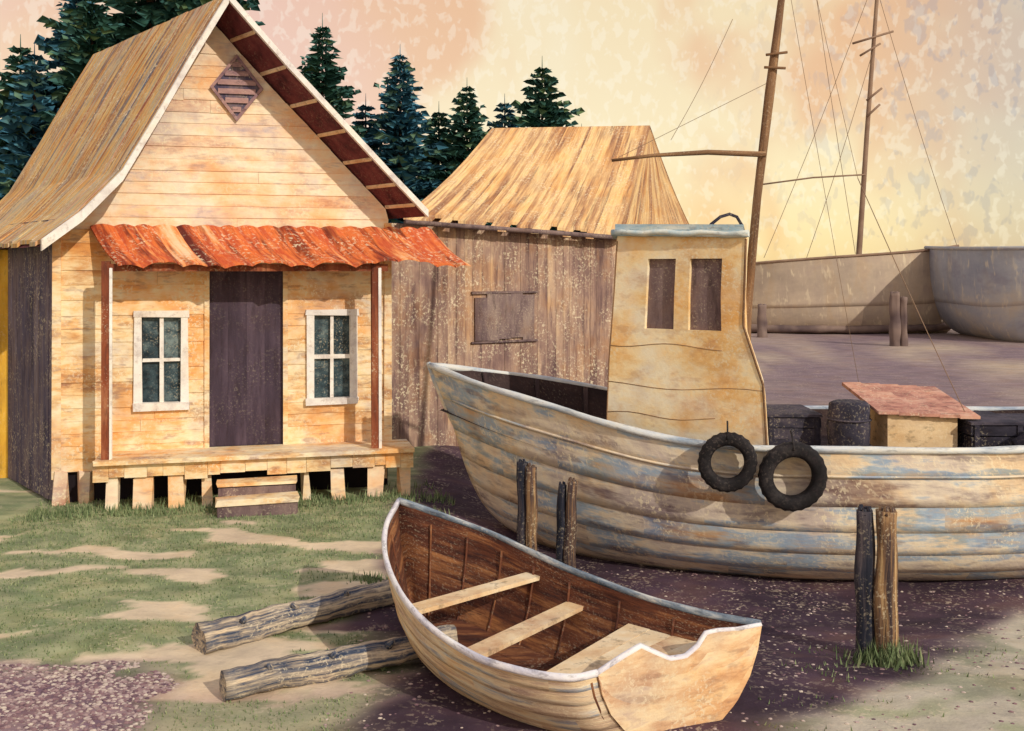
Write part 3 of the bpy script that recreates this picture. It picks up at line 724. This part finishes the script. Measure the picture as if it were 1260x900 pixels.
# ------------------------------------------------------------------ distant boats
fbo=empty('distant_barge'); o_=MB();i_=MB()
Gn=[(10.6,51,3.0),(12.5,49.6,3.2),(15,49,3.4),(18,49,3.6),(20.5,49.6,3.8),(22,50.5,4.0)]
Gf=[(10.6,52,3.0),(12.5,53.5,3.2),(15,54,3.4),(18,54,3.6),(20.5,53.4,3.8),(22,52,4.0)]
K=[(11.2,51.5,-.4),(12.9,51.5,-.5),(15,51.5,-.5),(18,51.5,-.5),(20.2,51.5,-.5),(21.4,51.3,-.4)]
gn,gf,kk,pt=hull(Gn,Gf,K,(V((10.6,51,3.0)),V((10.8,51,1)),V((11.2,51.5,-.4))),2,24,o_,i_,rprof(4.5,1.35),fine=.2,off=.01,inn=.1,sub=10)
o_.poly([pt(23,k/12,1) for k in range(13)]+[pt(23,k/12,-1) for k in range(12,-1,-1)])
o_.build('hull',m_farhull,fbo); i_.build('hull_inside',m_farpile,fbo)
mb=MB(); mb.tube(gn,.07,6,.5); mb.build('rail',m_farmast,fbo)
mb=MB(); mb.tube([pt(k,.80,1,.08) for k in range(24)],.2,6,.3,rough=.5); mb.build('waterline_stripe',m_farpile,fbo)
mb=MB()
mb.tube([(17.07,50.5,.5),(17.1,50.5,3.4),(17.5,50.5,9.5),(17.98,50.5,16),(18.1,50.5,18)],[.16,.15,.12,.09,.06],8,.3,rough=.3)
for z,a,b in ((14.2,-1.1,.9),(13.6,-.7,.3),(11.4,-.25,.5),(10.6,-.2,.45)):
    xc=17.07+.058*(z-.5); mb.tube([(xc+a,50.4,z-.25),(xc+b,50.4,z+.35)],.06,6,.3)
mb.tube([(12.2,50.4,7.0),(14.8,50.4,7.35),(17.4,50.4,7.5)],.045,6,.3)
mb.build('mast',m_farmast,fbo)
mb=MB()
for a,b in (((18,50.4,17.5),(12.4,50.4,3.4)),((18,50.4,16.5),(21.9,50.4,4.0)),((14.8,50.4,17.5),(16.9,50.4,3.6)),((17.8,50.4,13.7),(14.5,50.4,3.4))):
    wire(mb,a,b,.014,.25)
mb.build('rigging',m_line,fbo)
fb2=empty('distant_hull'); o_=MB();i_=MB()
Gn=[(21.9,42.5,3.75),(20.5,44,3.75),(20.0,46.5,3.8),(20.2,50,3.9)]
Gf=[(21.9,42.5,3.75),(24.2,43.2,3.9),(25.4,45.5,4.0),(25.6,50,4.1)]
K=[(22.2,43.4,-.2),(22.5,44.5,-.5),(22.7,46.5,-.5),(22.9,50,-.5)]
hull(Gn,Gf,K,(V((21.9,42.5,3.75)),V((22.0,42.6,1)),V((22.2,43.4,-.2))),2,24,o_,i_,rprof(2.4,1.3),fine=.2,off=.01,inn=.1,sub=10)
o_.build('hull',m_farblue,fb2); i_.build('hull_inside',m_farpile,fb2)
mb=MB(); mb.tube(catmull(Gn,20),.09,6,.5); mb.tube(catmull(Gf,20),.09,6,.5); mb.build('rail',m_farblue,fb2)

# ------------------------------------------------------------------ trees
def conifer(x,y,z0,h,r,mat,seed,name='spruce_tree'):
    rnd=random.Random(seed); e=empty(name); mb=MB(); z=.10*h
    while z<h:
        t=z/h; Lm=r*(1-t)**.85+.05; nb=max(4,int(5+3*(1-t)))
        ph=rnd.random()*6.28
        for k in range(nb):
            a=ph+k*6.283/nb+rnd.uniform(-.3,.3); L_=Lm*rnd.uniform(.45,1.25); m=max(2,int(L_/.15))
            sag=rnd.uniform(.2,.45)
            for s in range(m+1):
                q=L_*(s+.3)/(m+.3); cx,cy=math.cos(a),math.sin(a)
                zz=z-sag*q+.22*q*q/max(L_,.2)
                sz=(.24*(1-.45*q/L_)+.05)*rnd.uniform(.7,1.3)*min(1,.4+Lm)
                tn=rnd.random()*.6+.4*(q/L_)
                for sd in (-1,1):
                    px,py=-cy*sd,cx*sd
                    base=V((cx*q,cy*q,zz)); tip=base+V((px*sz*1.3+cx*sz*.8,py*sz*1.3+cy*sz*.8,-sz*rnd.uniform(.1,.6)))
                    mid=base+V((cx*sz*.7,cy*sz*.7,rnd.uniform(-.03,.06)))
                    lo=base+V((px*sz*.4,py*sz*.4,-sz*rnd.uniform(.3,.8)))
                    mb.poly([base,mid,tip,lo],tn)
        z+=rnd.uniform(.15,.24)*(1.2-.4*t)
    mb.tube([(0,0,h*.9),(0,0,h*1.03)],[.03,.005],5,.2)
    mb.v=[(p[0]+x,p[1]+y,p[2]+z0) for p in mb.v]; mb.pc=list(mb.v)
    mb.build('foliage',mat,e)
    tb=MB(); tb.tube([(x,y,z0-.2),(x,y,z0+h*.5),(x,y,z0+h*.97)],[.04*h*.5,.02*h*.5,.01],8); tb.build('trunk',m_bark,e)
T_=[(-5.0,27,9.3,3.0,1),(-2.95,27,8.5,3.0,2),(-1.2,27.3,7.7,2.8,1),(.78,26.5,8.1,3.7,1),(-4.0,28,7.4,2.8,2),(-2.0,28,7.2,2.8,1),(-.2,28,7.4,2.8,2),(1.9,28,6.6,2.7,1),(-6.2,27,7.8,2.8,1),
    (-7.6,21.5,12.5,3.8,1),(-8.9,21,8.7,3.2,2),(-9.6,20,7.2,2.8,1),(-10.3,20.5,6.3,2.8,1),(-8.2,20,8.3,2.8,1),(-9.0,19.3,6.9,2.5,2),(-7.2,23,12.2,3.5,1)]
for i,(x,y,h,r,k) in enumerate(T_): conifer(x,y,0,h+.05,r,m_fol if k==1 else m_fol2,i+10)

# ------------------------------------------------------------------ grass + gravel
mb=MB()
def blade(x,y,h,t):
    z=gh(x,y)-.01; a=R()*6.28; w=.007+h*.03; l=U(-.4,.4)*h; m=U(-.4,.4)*h
    mb.poly([(x-math.cos(a)*w,y-math.sin(a)*w,z),(x+math.cos(a)*w,y+math.sin(a)*w,z),(x+l,y+m,z+h)],t)
for k in range(60000):
    x=U(-5.8,-.9); y=U(6.2,13)
    if grassmask(x,y)<.6 or green(x,y)<.6 or plumf(x,y)>.4: continue
    if R()>.5: continue
    blade(x,y,U(.012,.04)*(1+.4*sm(y,9,12)),R())
for k in range(1800):
    a=U(-.2,4.8); n=U(.5,.95) if R()<.8 else U(.0,.6); p=F(a,n,0); blade(p[0],p[1],U(.03,.13),R()*.8)
for cx,cy,n_,h in ((2.88,7.78,320,.2),(2.75,7.8,100,.14),(-1.0,12.2,150,.12),(-1.3,9.5,150,.1)):
    for k in range(n_): blade(cx+random.gauss(0,.10),cy+random.gauss(0,.07),U(.3,1)*h,R()*.7)
for k in range(2500):
    x=U(.9,5);y=U(6.3,8.2)
    if mn.noise(V((x*1.5,y*4,20)))>.22: blade(x,y,U(.015,.05),R())
mb.build('grass',m_grass)
mb=MB()
def stone(x,y,r):
    z=gh(x,y); n=5; t=R(); a0=R()*6
    top_=mb.vert((x+U(-.2,.2)*r,y,z+r*.55)); ring=[mb.vert((x+math.cos(a0+k*6.283/n)*r*U(.8,1.2),y+math.sin(a0+k*6.283/n)*r*U(.7,1),z+r*U(.1,.3))) for k in range(n)]
    lo_=[mb.vert((mb.v[i][0],mb.v[i][1],z-.01)) for i in ring]
    for k in range(n):
        k2=(k+1)%n; mb.face((top_,ring[k],ring[k2]),t); mb.face((ring[k],lo_[k],lo_[k2],ring[k2]),t)
for k in range(9000):
    x=U(-4.2,-1.2); y=U(6.1,7.9)
    if plumf(x,y)>.45: stone(x,y,U(.006,.022))
for k in range(2600):
    x=U(-1.2,5.2); y=U(6.2,11)
    if R()<.5 or mn.noise(V((x*1.3,y*2,30)))>.1: stone(x,y,U(.005,.018))
mb.build('gravel',m_stone)

# ------------------------------------------------------------------ world + sun
sd=V((.56,-.66,.50)).normalized()
el=math.asin(sd.z); az=math.atan2(sd.x,sd.y)
w=bpy.data.worlds.new('World'); scene.world=w; w.use_nodes=True; nt=w.node_tree; N=nt.nodes; L=nt.links; N.clear()
out=N.new('ShaderNodeOutputWorld'); add=N.new('ShaderNodeAddShader')
sky=N.new('ShaderNodeTexSky'); sky.sky_type='NISHITA'; sky.sun_disc=False; sky.sun_elevation=el; sky.sun_rotation=az
b1=N.new('ShaderNodeBackground'); b1.inputs[1].default_value=0.05; L.new(sky.outputs[0],b1.inputs[0])
tc=N.new('ShaderNodeTexCoord'); sx=N.new('ShaderNodeSeparateXYZ'); L.new(tc.outputs['Generated'],sx.inputs[0])
def nz(scale,det,mscale=(1,1,1),loc=(0,0,0)):
    mp=N.new('ShaderNodeMapping'); mp.inputs['Scale'].default_value=mscale; mp.inputs['Location'].default_value=loc; L.new(tc.outputs['Generated'],mp.inputs[0])
    n=N.new('ShaderNodeTexNoise'); n.inputs['Scale'].default_value=scale; n.inputs['Detail'].default_value=det; n.inputs['Roughness'].default_value=.55; n.inputs['Distortion'].default_value=.3; L.new(mp.outputs[0],n.inputs['Vector']); return n.outputs['Fac']
def mrange(x,a,b):
    r=N.new('ShaderNodeMapRange'); r.interpolation_type='SMOOTHSTEP'; r.inputs[1].default_value=a; r.inputs[2].default_value=b; L.new(x,r.inputs[0]); return r.outputs[0]
def mix(f,a,b):
    m=N.new('ShaderNodeMix'); m.data_type='RGBA'; L.new(f,m.inputs[0])
    for s,v in ((6,a),(7,b)):
        if isinstance(v,tuple): m.inputs[s].default_value=v
        else: L.new(v,m.inputs[s])
    return m.outputs[2]
def mul(a,b):
    m=N.new('ShaderNodeMath'); m.operation='MULTIPLY'
    for i,v in ((0,a),(1,b)):
        if isinstance(v,(int,float)): m.inputs[i].default_value=v
        else: L.new(v,m.inputs[i])
    return m.outputs[0]
cream=lin((0.94,0.82,0.56)); orange=lin((0.90,0.66,0.32)); peach=lin((0.90,0.68,0.52)); grey=lin((0.72,0.64,0.54)); pale=lin((0.95,0.87,0.68))
c=mix(mrange(nz(5,3,(1,1,.8),(4,4,4)),.44,.60),cream,orange)
xl=mrange(sx.outputs['X'],.05,-.25); c=mix(mul(mul(xl,mrange(nz(3.5,3,(1,1,.7),(3,1,2)),.32,.62)),.95),c,peach)
c=mix(mul(mrange(nz(3.6,3,(1,1,.5),(7,2,5)),.48,.64),.7),c,pale)
xr=mrange(sx.outputs['X'],.30,.46); c=mix(mul(xr,.7),c,grey)
c=mix(mul(mrange(nz(110,2,(1,1,.7)),.52,.62),.24),c,lin((0.99,0.94,0.82)))
c=mix(mul(mul(mrange(nz(90,2,(1,1,.6),(2,2,2)),.55,.63),mrange(sx.outputs['X'],.12,.42)),.34),c,lin((0.52,0.47,0.48)))
up=mrange(sx.outputs['Z'],.28,.55); c=mix(up,c,(.46,.43,.44,1))
b2=N.new('ShaderNodeBackground'); b2.inputs[1].default_value=0.92; L.new(c,b2.inputs[0])
L.new(b1.outputs[0],add.inputs[0]); L.new(b2.outputs[0],add.inputs[1]); L.new(add.outputs[0],out.inputs[0])
sl=bpy.data.lights.new('sun','SUN'); sl.energy=2.6; sl.angle=math.radians(.6); sl.color=(1,.92,.78)
so=bpy.data.objects.new('sun',sl); so.rotation_euler=sd.to_track_quat('Z','Y').to_euler(); scene.collection.objects.link(so)
# ------------------------------------------------------------------ camera
cd=bpy.data.cameras.new('camera'); cd.lens=36; cd.sensor_width=36; cd.shift_y=-.0952; cd.clip_end=3000; cd.clip_start=.05
co=bpy.data.objects.new('camera',cd); co.location=(0,0,2.9); co.rotation_euler=(math.radians(90),0,0); scene.collection.objects.link(co); scene.camera=co
scene.view_settings.view_transform='Standard'; scene.view_settings.look='None'; scene.view_settings.exposure=0
